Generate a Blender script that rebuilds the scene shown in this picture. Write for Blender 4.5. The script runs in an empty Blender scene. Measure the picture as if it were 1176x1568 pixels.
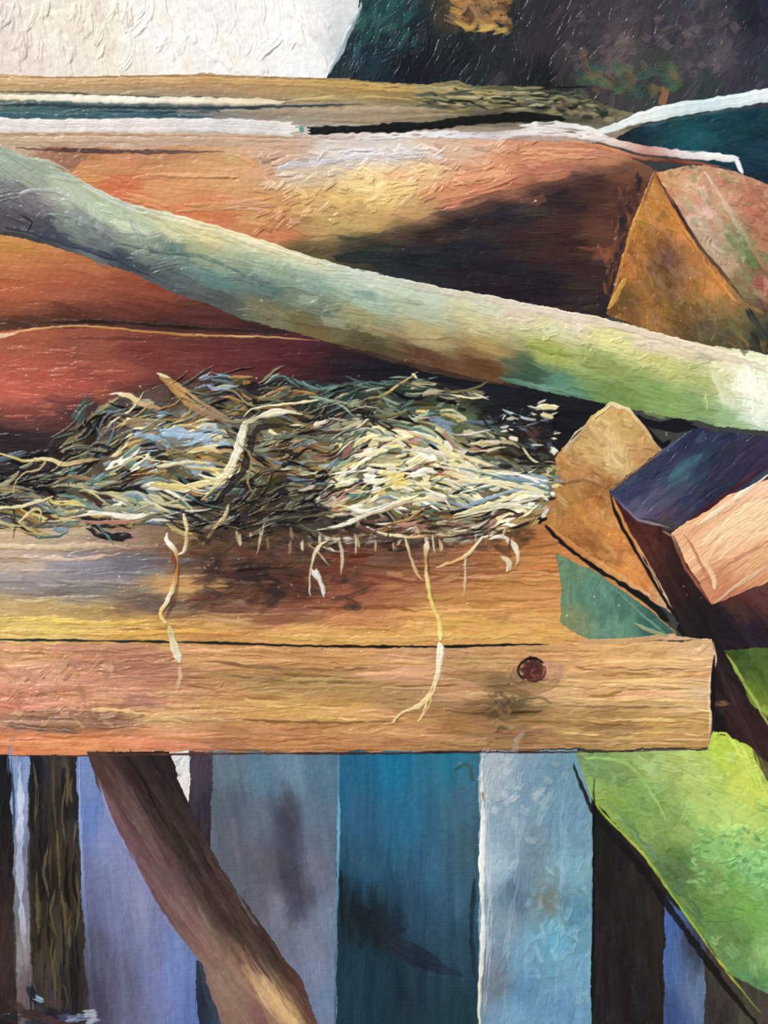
import bpy, numpy as np, math
from mathutils import Vector
rng=np.random.default_rng(11)
S=0.0005
# ---------------------------------------------------------------- grid (painting surface coordinates)
xs=np.concatenate([np.arange(-300,-24,6),np.arange(-24,1200,1.0),np.arange(1200,1477,6)]).astype(np.float32)
ys=np.concatenate([np.arange(-300,-24,6),np.arange(-24,1592,1.0),np.arange(1592,1869,6)]).astype(np.float32)
NX,NY=len(xs),len(ys)
X,Y=np.meshgrid(xs,ys)
TB=rng.random((256,256)).astype(np.float32)
def vn(x,y,o=0):
    x=x+o*17.3; y=y+o*9.7
    xi=np.floor(x).astype(np.int32); yi=np.floor(y).astype(np.int32)
    fx=x-xi; fy=y-yi
    fx=fx*fx*(3-2*fx); fy=fy*fy*(3-2*fy)
    a=TB[yi&255,xi&255]; b=TB[yi&255,(xi+1)&255]; c=TB[(yi+1)&255,xi&255]; d=TB[(yi+1)&255,(xi+1)&255]
    return (a*(1-fx)+b*fx)*(1-fy)+(c*(1-fx)+d*fx)*fy
XW=np.clip(X,-30,1206)+(vn(X/26,Y/26,1)-.5)*5+(vn(X/6,Y/6,2)-.5)*2.0
YW=np.clip(Y,-30,1598)+(vn(X/26,Y/26,3)-.5)*5+(vn(X/6,Y/6,4)-.5)*2.0
C=np.zeros((NY,NX,3),np.float32)+60
H=np.zeros((NY,NX),np.float32)
LAB=np.zeros((NY,NX),np.int16)
WV=np.zeros((NY,NX),np.float32)
REG=[None]
def ext(p):
    x,y=p
    if x<=0:x=-70
    if x>=1176:x=1250
    if y<=0:y=-70
    if y>=1568:y=1650
    return x,y
def smooth(pts,closed=False,step=6):
    pts=np.array(pts,float); n=len(pts)
    if n<3 and not closed:
        L=max(2,int(np.hypot(*(pts[-1]-pts[0]))/step)); t=np.linspace(0,1,L)[:,None]
        return pts[0]*(1-t)+pts[-1]*t
    out=[]
    for i in range(n-1):
        p1,p2=pts[i],pts[i+1]; p0=pts[i-1] if i>0 else 2*p1-p2; p3=pts[i+2] if i+2<n else 2*p2-p1
        k=max(2,int(np.hypot(*(p2-p1))/step)); t=np.linspace(0,1,k,endpoint=False)[:,None]
        out.append(.5*((2*p1)+(-p0+p2)*t+(2*p0-5*p1+4*p2-p3)*t*t+(-p0+3*p1-3*p2+p3)*t**3))
    out.append(pts[-1:]); return np.concatenate(out)
def pmask(poly):
    P=[ext(p) for p in poly]
    px=[p[0] for p in P]; py=[p[1] for p in P]
    x0,x1,y0,y1=min(px)-8,max(px)+8,min(py)-8,max(py)+8
    if x0<-40:x0=-1e4
    if x1>1210:x1=1e4
    if y0<-40:y0=-1e4
    if y1>1600:y1=1e4
    i0,i1=np.searchsorted(xs,[x0,x1]); j0,j1=np.searchsorted(ys,[y0,y1])
    x=XW[j0:j1,i0:i1]; y=YW[j0:j1,i0:i1]
    ins=np.zeros(x.shape,bool)
    n=len(P)
    for k in range(n):
        ax,ay=P[k]; bx,by=P[(k+1)%n]
        if ay==by: continue
        c=((ay>y)!=(by>y))&(x<(bx-ax)*(y-ay)/(by-ay)+ax)
        ins^=c
    return (slice(j0,j1),slice(i0,i1)),ins
def region(group,poly,ctrl,ang=0,aniso=2.0,L=40,W=9,cov=1.6,jit=9,hue=5,h=1.2,acc=None,accp=.05,streak=10,weave=0,opac=.8,soft=1.6,curv=.002,tint=(0,0,0)):
    sl,m=pmask(poly)
    rid=len(REG)
    REG.append(dict(group=group,ang=ang,L=L*1.1,W=W*1.5,cov=cov,jit=jit*.8,hue=hue*.8,h=h,acc=acc,accp=accp,opac=opac*.85,curv=curv))
    x=XW[sl][m]; y=YW[sl][m]
    a=math.radians(ang if not callable(ang) else ang(*ctrl[0][:2])); c,s=math.cos(a),math.sin(a)
    num=np.zeros((len(x),3),np.float32); den=np.zeros(len(x),np.float32)
    for cx,cy,*col in ctrl:
        u=(x-cx)*c+(y-cy)*s; v=-(x-cx)*s+(y-cy)*c
        w=1/((u/aniso)**2+v**2+120)**soft
        num+=w[:,None]*np.array(col,np.float32); den+=w
    col=num/den[:,None]+np.array(tint,np.float32)
    u=x*c+y*s; v=-x*s+y*c
    n=(vn(u/90,v/6,rid)-.5)+.4*(vn(u/30,v/2.5,rid+3)-.5)
    col=col+(n*streak*1.3)[:,None]
    C[sl][m]=col; LAB[sl][m]=rid; WV[sl][m]=weave
    hh=H[sl]; hh[m]=n*.4*h
    return rid
BT=rng.random(4096).astype(np.float32)
def bris(v,f,o):
    t=v*f+o; i=np.floor(t).astype(np.int32); fr=t-i
    return BT[i&4095]*(1-fr)+BT[(i+1)&4095]*fr
def dab(cx,cy,a,L,W,col,h,op,lab=None,curv=0,wv=None):
    c,s=math.cos(a),math.sin(a)
    rx=abs(c)*L/2+abs(s)*W/2+3+abs(curv)*L*L/4; ry=abs(s)*L/2+abs(c)*W/2+3+abs(curv)*L*L/4
    i0,i1=np.searchsorted(xs,[cx-rx,cx+rx]); j0,j1=np.searchsorted(ys,[cy-ry,cy+ry])
    if i1<=i0 or j1<=j0: return
    x=(xs[i0:i1]-cx)[None,:]; y=(ys[j0:j1]-cy)[:,None]
    u=x*c+y*s; v=-x*s+y*c-curv*u*u
    o=rng.random()*4000
    b=bris(v,.55,o); b2=bris(v,.22,o+50)
    uu=np.abs(u+(b-.5)*L*.3)/(L/2); vv=np.abs(v+ (bris(u,.1,o+9)-.5)*W*.3)/(W/2)
    m=np.clip((1-uu)*3,0,1)*np.clip((1-vv)*W*.35,0,1)
    if lab is not None: m=m*(LAB[j0:j1,i0:i1]==lab)
    mc=(m*op*(.5+.5*b))[...,None]
    p=C[j0:j1,i0:i1]; p*=(1-mc); p+=mc*(np.array(col,np.float32)+((b2-.5)*13+(b-.5)*6)[...,None])
    q=H[j0:j1,i0:i1]
    rim=np.clip(vv-.6,0,.4)*1.1+np.clip(uu-.7,0,.3)*1.0
    q*=(1-.7*m); q+=m*h*(.4+.5*b+rim)
def path(pts,w,col,h=2.0,op=1.0,taper=(.3,.3),dry=0,jit=12,wob=.3,lab=None,step=6,sharp=False):
    if sharp:
        pts=np.array(pts,float); P=np.concatenate([np.linspace(pts[i],pts[i+1],max(2,int(np.hypot(*(pts[i+1]-pts[i]))/step)),endpoint=False) for i in range(len(pts)-1)]+[pts[-1:]])
    else: P=smooth(pts,step=step)
    cols=np.array(col if isinstance(col[0],(tuple,list)) else [col],np.float32)
    x0,y0=P.min(0)-w-3; x1,y1=P.max(0)+w+3
    i0,i1=np.searchsorted(xs,[x0,x1]); j0,j1=np.searchsorted(ys,[y0,y1])
    if i1<=i0 or j1<=j0: return
    xx,yy=np.meshgrid(xs[i0:i1],ys[j0:j1])
    am=min(w*.3,3)
    xx=xx+(vn(xx/8,yy/8,11)-.5)*am; yy=yy+(vn(xx/8,yy/8,12)-.5)*am
    best=np.full(xx.shape,1e9,np.float32); tt=np.zeros(xx.shape,np.float32); sd=np.zeros(xx.shape,np.float32)
    n=len(P)-1
    for k in range(n):
        a,b=P[k],P[k+1]; d=b-a; l2=d@d+1e-9
        t=np.clip(((xx-a[0])*d[0]+(yy-a[1])*d[1])/l2,0,1)
        ex=xx-a[0]-t*d[0]; ey=yy-a[1]-t*d[1]; q=ex*ex+ey*ey
        mm=q<best
        best[mm]=q[mm]; tt[mm]=((k+t)/n)[mm]; sd[mm]=np.sign(ex*d[1]-ey*d[0])[mm]
    dist=np.sqrt(best); v=dist*sd
    o=rng.random()*4000
    length=n*step
    ww=w/2*(1-wob/2+wob*(bris(tt,length/26,o)-.5)*2)
    if taper[0]>0: ww=ww*np.clip(.25+tt/taper[0],0,1)
    if taper[1]>0: ww=ww*np.clip(.2+(1-tt)/taper[1],0,1)
    rag=(bris(v,.5,o+33)-.5)
    m=np.clip(ww-dist+.6,0,1.4)/1.4
    if w>5: m=m*np.clip((tt*length-(rag+.5)*w*.8)*.5+.6,0,1)*np.clip(((1-tt)*length-(rag+.5)*w*.8)*.5+.6,0,1)
    if dry>0:
        nn=.6*vn(tt*length/16,v/3,int(o)%50)+.4*bris(v,.5,o+5); m=m*np.clip((nn-dry)*7,0,1)
    if lab is not None: m=m*np.isin(LAB[j0:j1,i0:i1],lab)
    f=tt*(len(cols)-1); k=np.clip(np.floor(f).astype(int),0,len(cols)-1); k2=np.minimum(k+1,len(cols)-1)
    cc=cols[k]*(1-(f-k))[...,None]+cols[k2]*(f-k)[...,None]
    cc=cc+((bris(v,.5,o)-.5)*jit*2+(bris(tt,length/22,o+77)-.5)*jit*1.6)[...,None]
    mc=(m*op)[...,None]
    p=C[j0:j1,i0:i1]; p*=(1-mc); p+=mc*cc
    q=H[j0:j1,i0:i1]
    prof=np.clip((1-dist/(ww+.8))*2.0,0,1)**.7
    q*=(1-.6*m); q+=m*h*(.2+.7*prof+.4*(bris(v,.6,o)-.5)+.25*(bris(tt,length/12,o+5)-.5))
def colat(x,y): return C[min(NY-1,np.searchsorted(ys,y)),min(NX-1,np.searchsorted(xs,x))].copy()

# ================================================================ REGIONS back to front
SKY=region('painted_sky',[(0,0),(556,0),(548,25),(530,60),(508,100),(500,125),(0,122)],
 [(0,10,232,222,212),(60,40,238,230,216),(130,50,240,230,210),(120,100,238,230,216),(250,30,246,242,238),(350,80,245,242,238),(450,40,249,249,246),(480,100,240,242,242),(30,90,232,218,208),(520,80,205,212,214)],
 ang=70,aniso=1.5,L=46,W=15,cov=1.3,jit=4,hue=3,h=1.6,acc=[(240,225,190),(228,210,206),(222,214,220),(248,246,240)],accp=.1,streak=2)
DK=region('painted_shadowed_hillside',[(556,0),(1176,0),(1176,320),(900,260),(850,150),(640,140),(500,125),(510,95),(530,60),(548,25)],
 [(590,15,28,72,74),(560,90,18,40,50),(620,60,14,28,42),(640,110,8,14,28),(700,80,14,26,34),(760,70,30,34,40),(820,60,46,42,50),(830,115,16,22,26),(900,40,54,50,58),(950,70,86,76,78),(1000,40,56,50,60),(1060,60,64,60,70),(1100,90,82,76,84),(1160,20,28,30,44),(1150,100,46,48,62),(1080,130,44,54,56),(870,90,56,50,54),(1000,110,54,60,54),(700,20,66,56,40)],
 ang=-65,aniso=1.3,L=32,W=10,cov=1.4,jit=6,hue=5,h=1.0,acc=[(14,24,34),(44,76,72),(88,66,66),(100,92,94)],accp=.1,streak=4,weave=.4)
region('painted_shadowed_hillside',[(925,205),(1050,178),(1176,156),(1176,330),(1135,275),(1050,235),(960,222)],
 [(1000,200,18,56,66),(1060,210,16,80,90),(1120,200,10,54,66),(1160,230,10,46,64),(1160,290,14,36,56),(950,208,12,20,30)],ang=0,L=30,W=9,jit=7,acc=[(24,84,88),(10,24,40)],accp=.1)
TR=region('painted_top_rail',[(0,114),(120,118),(300,114),(505,121),(640,128),(840,137),(880,145),(950,170),(1000,180),(940,215),(880,222),(700,220),(500,222),(0,238)],
 [(0,128,206,166,116),(100,128,204,162,114),(300,128,190,148,102),(450,134,184,148,96),(560,138,182,146,82),(650,146,150,128,76),(750,150,100,104,76),(820,148,46,52,44),(900,160,50,58,44),(950,172,140,136,100),
  (0,172,60,98,96),(100,168,46,88,96),(200,170,58,92,102),(300,176,104,110,114),(400,176,146,138,126),(500,178,166,146,122),(600,172,164,144,112),(700,168,140,128,96),(760,176,50,48,34),(850,176,60,62,52),
  (60,196,218,204,196),(300,194,212,200,198),(450,200,210,204,196),(0,216,196,166,134),(200,216,200,164,138),(400,218,208,170,140),(600,214,212,190,184),(800,212,196,166,154)],
 ang=1,aniso=7,L=46,W=5,cov=1.4,jit=7,hue=5,h=1.0,streak=10,acc=[(230,215,190),(150,110,80)],accp=.05)
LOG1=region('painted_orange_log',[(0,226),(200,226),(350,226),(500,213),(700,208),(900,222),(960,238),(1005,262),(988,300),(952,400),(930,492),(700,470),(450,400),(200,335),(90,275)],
 [(100,238,176,120,84),(150,262,208,144,92),(250,240,198,142,98),(180,286,208,112,72),(260,288,214,150,98),(310,328,212,122,80),(350,262,216,164,112),(400,320,204,146,94),(420,236,202,164,138),(430,362,206,126,84),(460,262,212,188,160),
  (520,240,216,206,200),(600,236,218,208,204),(560,275,240,206,146),(500,310,214,174,108),(600,305,234,196,122),(640,270,236,192,138),(560,340,196,156,94),(500,355,182,148,90),(640,325,196,154,100),(690,300,214,144,102),(750,262,216,148,106),(760,290,196,122,86),(850,240,210,140,102),(850,262,192,116,86),(930,242,198,134,98),(700,235,216,178,150),
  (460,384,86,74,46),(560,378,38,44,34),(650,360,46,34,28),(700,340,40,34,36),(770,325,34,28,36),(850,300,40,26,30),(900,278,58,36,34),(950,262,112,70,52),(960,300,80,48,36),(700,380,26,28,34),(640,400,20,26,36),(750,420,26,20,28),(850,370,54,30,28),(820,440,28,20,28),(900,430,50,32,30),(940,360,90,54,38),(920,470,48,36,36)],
 ang=3,aniso=2.0,L=46,W=9,cov=1.5,jit=6,hue=5,h=1.2,streak=8,acc=[(236,190,132),(196,106,80),(84,54,56)],accp=.03,soft=2.3)
region('painted_orange_log',[(0,222),(70,226),(140,240),(108,262),(60,256),(0,238)],[(20,230,196,168,140),(90,240,156,108,80)],ang=8,L=25,W=6)
LOG2=region('painted_red_log',[(0,345),(100,380),(300,450),(500,505),(520,522),(300,512),(120,502),(0,512)],
 [(0,362,196,146,72),(40,372,200,134,70),(20,400,198,120,68),(120,402,184,110,64),(20,445,188,98,62),(80,430,178,92,58),(150,440,156,80,54),(230,445,140,64,46),(220,475,104,48,38),(320,485,82,38,34),(20,474,156,82,50),(100,485,80,44,34),(30,495,70,42,30),(250,497,60,32,28),(420,508,50,30,28)],
 ang=6,aniso=3,L=70,W=9,cov=1.4,jit=4,hue=3,h=.8,streak=10)
LOG3=region('painted_red_log',[(0,508),(120,502),(300,512),(500,512),(700,560),(900,610),(980,640),(1020,700),(850,760),(600,800),(300,820),(0,820)],
 [(40,530,166,88,60),(130,530,144,74,56),(20,560,180,90,66),(30,600,204,100,78),(90,590,184,88,68),(160,570,154,74,58),(180,610,118,60,50),(60,630,136,70,58),(110,640,80,46,46),(30,675,44,32,38),(20,730,20,18,28),(250,545,114,52,46),(350,545,100,42,42),(440,540,84,32,38),(530,550,38,22,30),(600,565,12,14,26),(720,590,12,16,26),(850,620,14,16,24),(900,640,12,14,20),(990,660,14,14,18),(400,700,50,44,36),(700,720,50,46,34),(150,630,62,38,40),(250,600,80,44,42)],
 ang=2,aniso=3,L=60,W=9,cov=1.3,jit=4,hue=3,h=.8,streak=10,soft=2)
region('painted_log_end',[(930,480),(985,300),(1003,262),(1030,290),(1090,400),(1150,462),(1176,470),(1176,570),(1060,545)],
 [(1000,330,200,134,62),(980,370,180,116,50),(960,420,190,122,58),(1010,380,146,98,56),(1040,350,204,128,62),(1020,430,120,90,52),(960,455,110,80,40),(1060,420,168,110,58),(1090,440,210,136,62),(1110,470,144,108,62),(1050,480,118,88,44),(1000,470,156,104,48),(1080,510,92,82,54),(1130,500,108,100,62),(1120,530,62,64,46),(1160,520,42,44,38),(1020,400,100,72,66)],
 ang=55,aniso=1.3,L=22,W=7,cov=2,jit=15,hue=7,h=2.0,acc=[(218,140,56),(86,58,44),(146,126,116)],accp=.18,streak=12)
region('painted_log_end',[(1003,264),(1050,254),(1090,256),(1136,268),(1176,320),(1176,520),(1140,462),(1092,405),(1045,335)],
 [(1030,275,204,150,98),(1060,285,220,176,140),(1100,275,196,144,112),(1080,320,212,178,156),(1110,310,200,148,112),(1150,320,180,112,86),(1100,370,184,160,132),(1130,370,134,140,100),(1170,360,186,116,84),(1150,400,100,126,74),(1110,405,196,160,130),(1130,440,136,112,78),(1170,430,160,88,72),(1170,490,80,64,52)],
 ang=50,aniso=1.2,L=22,W=7,cov=2,jit=14,hue=7,h=2.2,acc=[(232,206,182),(104,140,88),(200,96,76)],accp=.18,streak=10)
def pang(x,y): return float(np.interp(x,[0,120,300,500,1176],[32,33,19,13,13]))
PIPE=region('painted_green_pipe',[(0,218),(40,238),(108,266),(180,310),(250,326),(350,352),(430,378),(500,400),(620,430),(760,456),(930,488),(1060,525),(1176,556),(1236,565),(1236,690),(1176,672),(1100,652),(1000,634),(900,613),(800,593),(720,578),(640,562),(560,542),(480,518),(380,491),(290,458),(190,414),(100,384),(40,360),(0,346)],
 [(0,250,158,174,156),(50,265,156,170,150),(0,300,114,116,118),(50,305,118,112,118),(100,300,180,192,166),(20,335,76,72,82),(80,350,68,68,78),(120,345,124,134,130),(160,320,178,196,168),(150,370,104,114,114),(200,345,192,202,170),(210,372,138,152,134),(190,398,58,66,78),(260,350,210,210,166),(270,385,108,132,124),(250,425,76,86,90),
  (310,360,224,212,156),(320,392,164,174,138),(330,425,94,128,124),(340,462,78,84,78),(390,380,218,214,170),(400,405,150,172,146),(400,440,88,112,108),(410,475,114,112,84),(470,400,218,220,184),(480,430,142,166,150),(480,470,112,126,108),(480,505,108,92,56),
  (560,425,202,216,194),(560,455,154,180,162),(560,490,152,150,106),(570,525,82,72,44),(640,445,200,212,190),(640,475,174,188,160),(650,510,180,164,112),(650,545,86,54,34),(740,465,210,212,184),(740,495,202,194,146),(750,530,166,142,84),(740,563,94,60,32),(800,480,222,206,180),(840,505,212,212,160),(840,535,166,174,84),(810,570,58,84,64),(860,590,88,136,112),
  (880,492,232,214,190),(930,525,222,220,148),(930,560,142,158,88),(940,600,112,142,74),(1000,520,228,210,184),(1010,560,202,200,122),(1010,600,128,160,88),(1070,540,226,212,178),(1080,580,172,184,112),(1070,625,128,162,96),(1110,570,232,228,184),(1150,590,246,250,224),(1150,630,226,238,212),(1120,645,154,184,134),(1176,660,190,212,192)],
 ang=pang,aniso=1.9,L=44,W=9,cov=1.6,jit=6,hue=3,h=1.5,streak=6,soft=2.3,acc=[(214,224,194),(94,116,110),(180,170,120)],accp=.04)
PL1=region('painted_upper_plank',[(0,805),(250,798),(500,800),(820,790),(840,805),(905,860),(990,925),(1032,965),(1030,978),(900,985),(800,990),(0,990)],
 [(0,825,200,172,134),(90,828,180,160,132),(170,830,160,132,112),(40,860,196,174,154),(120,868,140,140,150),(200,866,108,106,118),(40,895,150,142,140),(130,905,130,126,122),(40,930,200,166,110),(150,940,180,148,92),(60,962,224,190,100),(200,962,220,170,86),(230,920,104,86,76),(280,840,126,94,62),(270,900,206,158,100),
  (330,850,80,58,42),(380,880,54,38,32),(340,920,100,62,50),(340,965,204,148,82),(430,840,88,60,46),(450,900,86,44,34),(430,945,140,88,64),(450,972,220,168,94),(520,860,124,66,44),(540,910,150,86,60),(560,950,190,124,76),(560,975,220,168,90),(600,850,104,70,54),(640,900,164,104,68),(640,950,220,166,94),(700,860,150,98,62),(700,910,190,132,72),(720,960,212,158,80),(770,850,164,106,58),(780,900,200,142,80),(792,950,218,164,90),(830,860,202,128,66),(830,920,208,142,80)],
 ang=0,aniso=2.6,L=42,W=8,cov=1.5,jit=9,hue=5,h=1.4,streak=14,acc=[(230,190,110),(110,64,56)],accp=.05,soft=2.1,tint=(1,0,0))
region('painted_upper_plank',[(850,848),(880,862),(905,872),(990,930),(1032,966),(1000,976),(905,980),(880,972),(856,952),(860,900)],
 [(870,880,100,134,104),(900,910,92,136,116),(880,950,120,136,96),(940,930,76,120,104),(950,960,98,142,118),(1000,955,56,100,90)],ang=80,aniso=1,L=22,W=9,jit=10,h=1.2)
PL2=region('painted_lower_plank',[(0,983),(200,986),(480,990),(650,993),(800,988),(900,984),(1060,980),(1092,977),(1096,1010),(1088,1060),(1087,1142),(1060,1146),(700,1150),(330,1152),(130,1158),(0,1158)],
 [(20,1005,210,156,110),(60,1035,220,162,130),(20,1075,210,134,106),(60,1095,150,114,92),(110,1075,218,154,118),(40,1145,222,132,82),(160,1010,184,128,100),(170,1050,200,142,110),(160,1100,140,102,82),(140,1140,218,140,90),(240,1030,166,114,88),(230,1070,208,150,112),(240,1095,226,180,124),(250,1140,210,136,94),
  (330,1005,210,156,100),(330,1050,176,128,80),(340,1085,200,150,90),(340,1135,176,120,78),(430,1010,194,140,88),(420,1045,162,128,76),(430,1085,216,170,96),(430,1125,190,132,84),(530,1010,206,152,96),(520,1050,172,136,80),(530,1090,210,162,94),(530,1135,182,128,80),
  (620,1025,216,162,122),(620,1070,166,128,84),(610,1110,200,148,96),(640,1140,166,118,72),(700,1020,184,142,94),(720,1060,200,148,102),(720,1110,166,122,76),(770,1010,200,154,102),(770,1050,120,96,62),(765,1085,86,70,48),(790,1120,136,102,64),(850,1010,212,156,100),(860,1060,210,166,114),(860,1110,180,138,84),(920,1010,220,170,104),(940,1060,220,172,114),(940,1110,156,122,72),
  (1010,1010,220,174,110),(1020,1060,228,186,128),(1010,1110,210,166,92),(1060,1010,220,180,134),(1070,1070,212,182,138),(1060,1125,186,144,86)],
 ang=0,aniso=3,L=48,W=7,cov=1.5,jit=9,hue=5,h=1.4,streak=16,acc=[(234,194,120),(140,90,70),(226,160,130)],accp=.07,soft=2.1,tint=(1,0,0))
region('painted_dark_recess',[(1032,960),(1060,930),(1176,860),(1176,1240),(1128,1132),(1090,1120),(1096,1010),(1090,978),(1050,978)],
 [(1060,965,12,12,16),(1130,920,84,44,38),(1160,900,92,50,44),(1110,960,26,16,26),(1160,970,32,24,36),(1110,1040,28,18,18),(1120,1100,54,30,28),(1160,1160,56,32,30),(1100,1110,16,12,14)],ang=50,L=28,W=9,jit=5,h=1.0)
region('painted_green_leaf',[(1108,996),(1176,985),(1176,1140),(1150,1080)],[(1120,1005,50,74,28),(1150,1020,62,86,32),(1160,1060,92,116,38),(1176,1100,156,168,66)],ang=60,L=24,W=8,jit=9)
region('painted_board_end',[(800,750),(860,690),(905,640),(935,618),(962,626),(1014,690),(935,752),(1036,945),(1020,935),(905,870),(830,800)],
 [(930,640,212,178,112),(960,660,200,164,96),(900,680,200,162,100),(940,700,228,196,138),(980,695,190,142,84),(880,730,190,138,80),(920,745,156,100,50),(850,760,170,120,62),(870,800,180,118,58),(900,790,194,130,62),(900,830,150,92,44),(940,820,212,136,66),(950,870,218,138,66),(990,900,212,132,66),(1010,925,204,160,120),(930,860,180,120,60)],
 ang=50,aniso=1.2,L=24,W=7,cov=2,jit=15,hue=6,h=2.1,acc=[(236,208,158),(130,84,46),(220,144,62)],accp=.18,streak=10)
region('painted_dark_beam',[(930,752),(975,795),(1028,815),(1092,928),(1100,975),(1052,978),(1035,945)],
 [(945,770,62,28,24),(990,840,78,36,28),(1040,890,48,24,22),(1020,920,40,20,20),(1070,950,20,16,20)],ang=60,L=30,W=8,jit=5,h=.9)
region('painted_dark_beam',[(930,752),(1008,694),(1062,655),(1176,680),(1176,712),(1104,762),(1045,808),(1015,800),(975,793)],
 [(950,752,52,58,90),(1010,715,46,52,82),(1060,675,36,40,72),(1080,700,32,52,76),(1050,725,58,94,108),(1100,700,38,36,62),(1150,700,50,40,70),(1000,770,74,72,104),(1050,770,46,54,82),(1090,745,34,38,62),(980,785,98,88,116),(1020,795,86,62,76)],
 ang=-38,aniso=2,L=34,W=9,jit=7,hue=5,h=1.2,acc=[(66,106,122),(64,56,100)],accp=.1)
region('painted_peach_block',[(1026,818),(1100,764),(1176,708),(1176,862),(1089,926)],
 [(1045,825,232,174,128),(1060,850,238,190,142),(1110,780,240,188,142),(1120,820,250,208,166),(1160,740,246,204,164),(1160,800,246,208,164),(1090,890,206,140,98),(1140,860,226,168,122),(1110,905,196,120,86)],
 ang=-36,aniso=1.5,L=40,W=10,cov=1.5,jit=5,hue=3,h=1.4,streak=5)
# ---- lower fence
region('painted_blue_fence',[(0,1158),(18,1156),(20,1300),(22,1480),(40,1568),(0,1568)],[(5,1180,16,20,26),(8,1300,26,24,24),(5,1450,56,40,38),(10,1540,44,30,28)],ang=90,L=40,W=6,jit=6,weave=1)
region('painted_blue_fence',[(16,1156),(46,1156),(44,1300),(48,1450),(58,1568),(30,1568),(24,1400),(19,1250)],[(34,1180,120,144,190),(30,1240,150,168,210),(34,1300,110,116,144),(36,1380,118,118,136),(40,1450,140,134,138),(44,1530,92,80,82)],ang=88,aniso=3,L=50,W=6,jit=8,weave=1)
region('painted_blue_fence',[(46,1156),(122,1156),(124,1300),(134,1450),(150,1568),(56,1568),(48,1400)],[(60,1180,20,22,34),(90,1180,58,50,44),(110,1230,28,26,32),(70,1250,34,30,26),(90,1300,68,56,40),(70,1350,20,18,20),(100,1400,56,48,38),(80,1460,74,64,46),(60,1400,48,42,28),(110,1500,30,28,30),(80,1540,46,48,62)],ang=88,aniso=3,L=50,W=6,jit=9,weave=.7,streak=18)
region('painted_blue_fence',[(118,1156),(142,1156),(220,1320),(320,1480),(322,1568),(145,1568),(130,1450),(122,1300)],
 [(130,1180,116,138,192),(140,1250,100,128,190),(160,1300,128,142,190),(150,1350,102,110,150),(180,1400,114,122,168),(150,1450,78,80,106),(210,1380,134,138,176),(190,1500,94,96,126),(230,1470,114,124,170),(270,1500,110,130,190),(200,1550,100,102,136),(290,1550,88,110,172),(150,1530,66,62,84)],ang=86,aniso=2.5,L=60,W=9,jit=4,weave=1,opac=.5,h=.7)
region('painted_blue_fence',[(300,1470),(330,1480),(400,1568),(308,1568)],[(320,1500,46,54,74),(340,1545,56,78,100),(312,1540,26,34,52)],ang=80,L=40,W=8,jit=5,weave=.8)
region('painted_blue_fence',[(286,1150),(334,1150),(328,1300),(310,1320),(288,1230)],[(305,1180,64,54,70),(320,1230,46,42,56),(305,1290,38,28,34)],ang=90,L=40,W=8,jit=5,weave=.7)
region('painted_blue_fence',[(326,1150),(522,1150),(520,1350),(516,1568),(480,1568),(400,1420),(322,1300)],
 [(350,1180,96,116,132),(360,1230,80,92,108),(400,1190,90,126,152),(450,1180,102,134,156),(490,1190,80,116,140),(400,1250,94,108,126),(440,1260,58,58,74),(480,1250,90,110,134),(360,1290,94,98,112),(400,1320,88,88,100),(440,1340,56,56,70),(480,1330,104,112,132),(500,1400,112,128,152),(430,1390,114,116,132),(470,1440,114,124,148),(460,1370,66,70,86),(500,1520,102,124,156),(480,1490,118,126,156)],ang=80,aniso=1.8,L=44,W=11,jit=4,weave=1,opac=.45,h=.7)
region('painted_blue_fence',[(520,1150),(738,1150),(736,1350),(734,1568),(514,1568),(516,1400)],
 [(540,1170,26,98,134),(600,1170,14,112,152),(690,1170,28,114,144),(560,1250,40,92,128),(620,1260,34,100,138),(700,1230,62,106,130),(660,1330,44,90,126),(560,1330,40,86,116),(720,1300,56,90,106),(540,1390,12,32,42),(590,1430,18,36,48),(640,1400,38,72,96),(560,1470,16,52,68),(640,1490,22,48,66),(700,1440,34,66,86),(700,1380,50,92,118),(560,1550,18,52,68),(620,1540,16,42,56),(700,1540,22,54,66)],ang=90,aniso=2,L=60,W=12,jit=3,weave=1,opac=.45,h=.6)
region('painted_blue_fence',[(734,1150),(886,1150),(906,1200),(908,1400),(905,1568),(732,1568)],
 [(760,1180,164,180,190),(800,1210,122,154,178),(860,1190,106,148,168),(780,1260,136,166,186),(760,1320,164,190,208),(860,1260,106,148,174),(820,1300,112,138,154),(870,1330,122,170,190),(840,1380,110,128,126),(790,1370,92,120,144),(770,1420,124,150,166),(850,1430,100,174,204),(880,1400,90,138,164),(800,1460,112,160,190),(870,1490,108,160,190),(800,1520,86,134,172),(760,1500,112,126,138),(860,1550,98,146,184),(790,1555,114,160,194)],ang=90,aniso=1.4,L=30,W=10,jit=6,weave=.7,opac=.6,h=.9,acc=[(178,196,204),(82,126,158)],accp=.08)
region('painted_blue_fence',[(884,1150),(1176,1150),(1176,1568),(903,1568),(908,1400),(906,1200)],
 [(915,1200,20,26,20),(940,1300,24,24,22),(970,1350,32,28,26),(930,1450,30,26,28),(1000,1450,34,28,26),(960,1540,26,22,26),(1100,1500,62,58,52),(1100,1550,48,42,42),(1150,1560,68,66,54)],ang=88,aniso=3,L=40,W=8,jit=5,weave=.6,h=1.2)
region('painted_blue_fence',[(1018,1370),(1080,1430),(1078,1568),(1014,1568)],[(1028,1400,66,98,168),(1030,1480,76,108,166),(1060,1450,50,58,78),(1060,1520,96,118,152),(1030,1550,52,76,126)],ang=88,L=40,W=7,jit=6,weave=.8)
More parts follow.
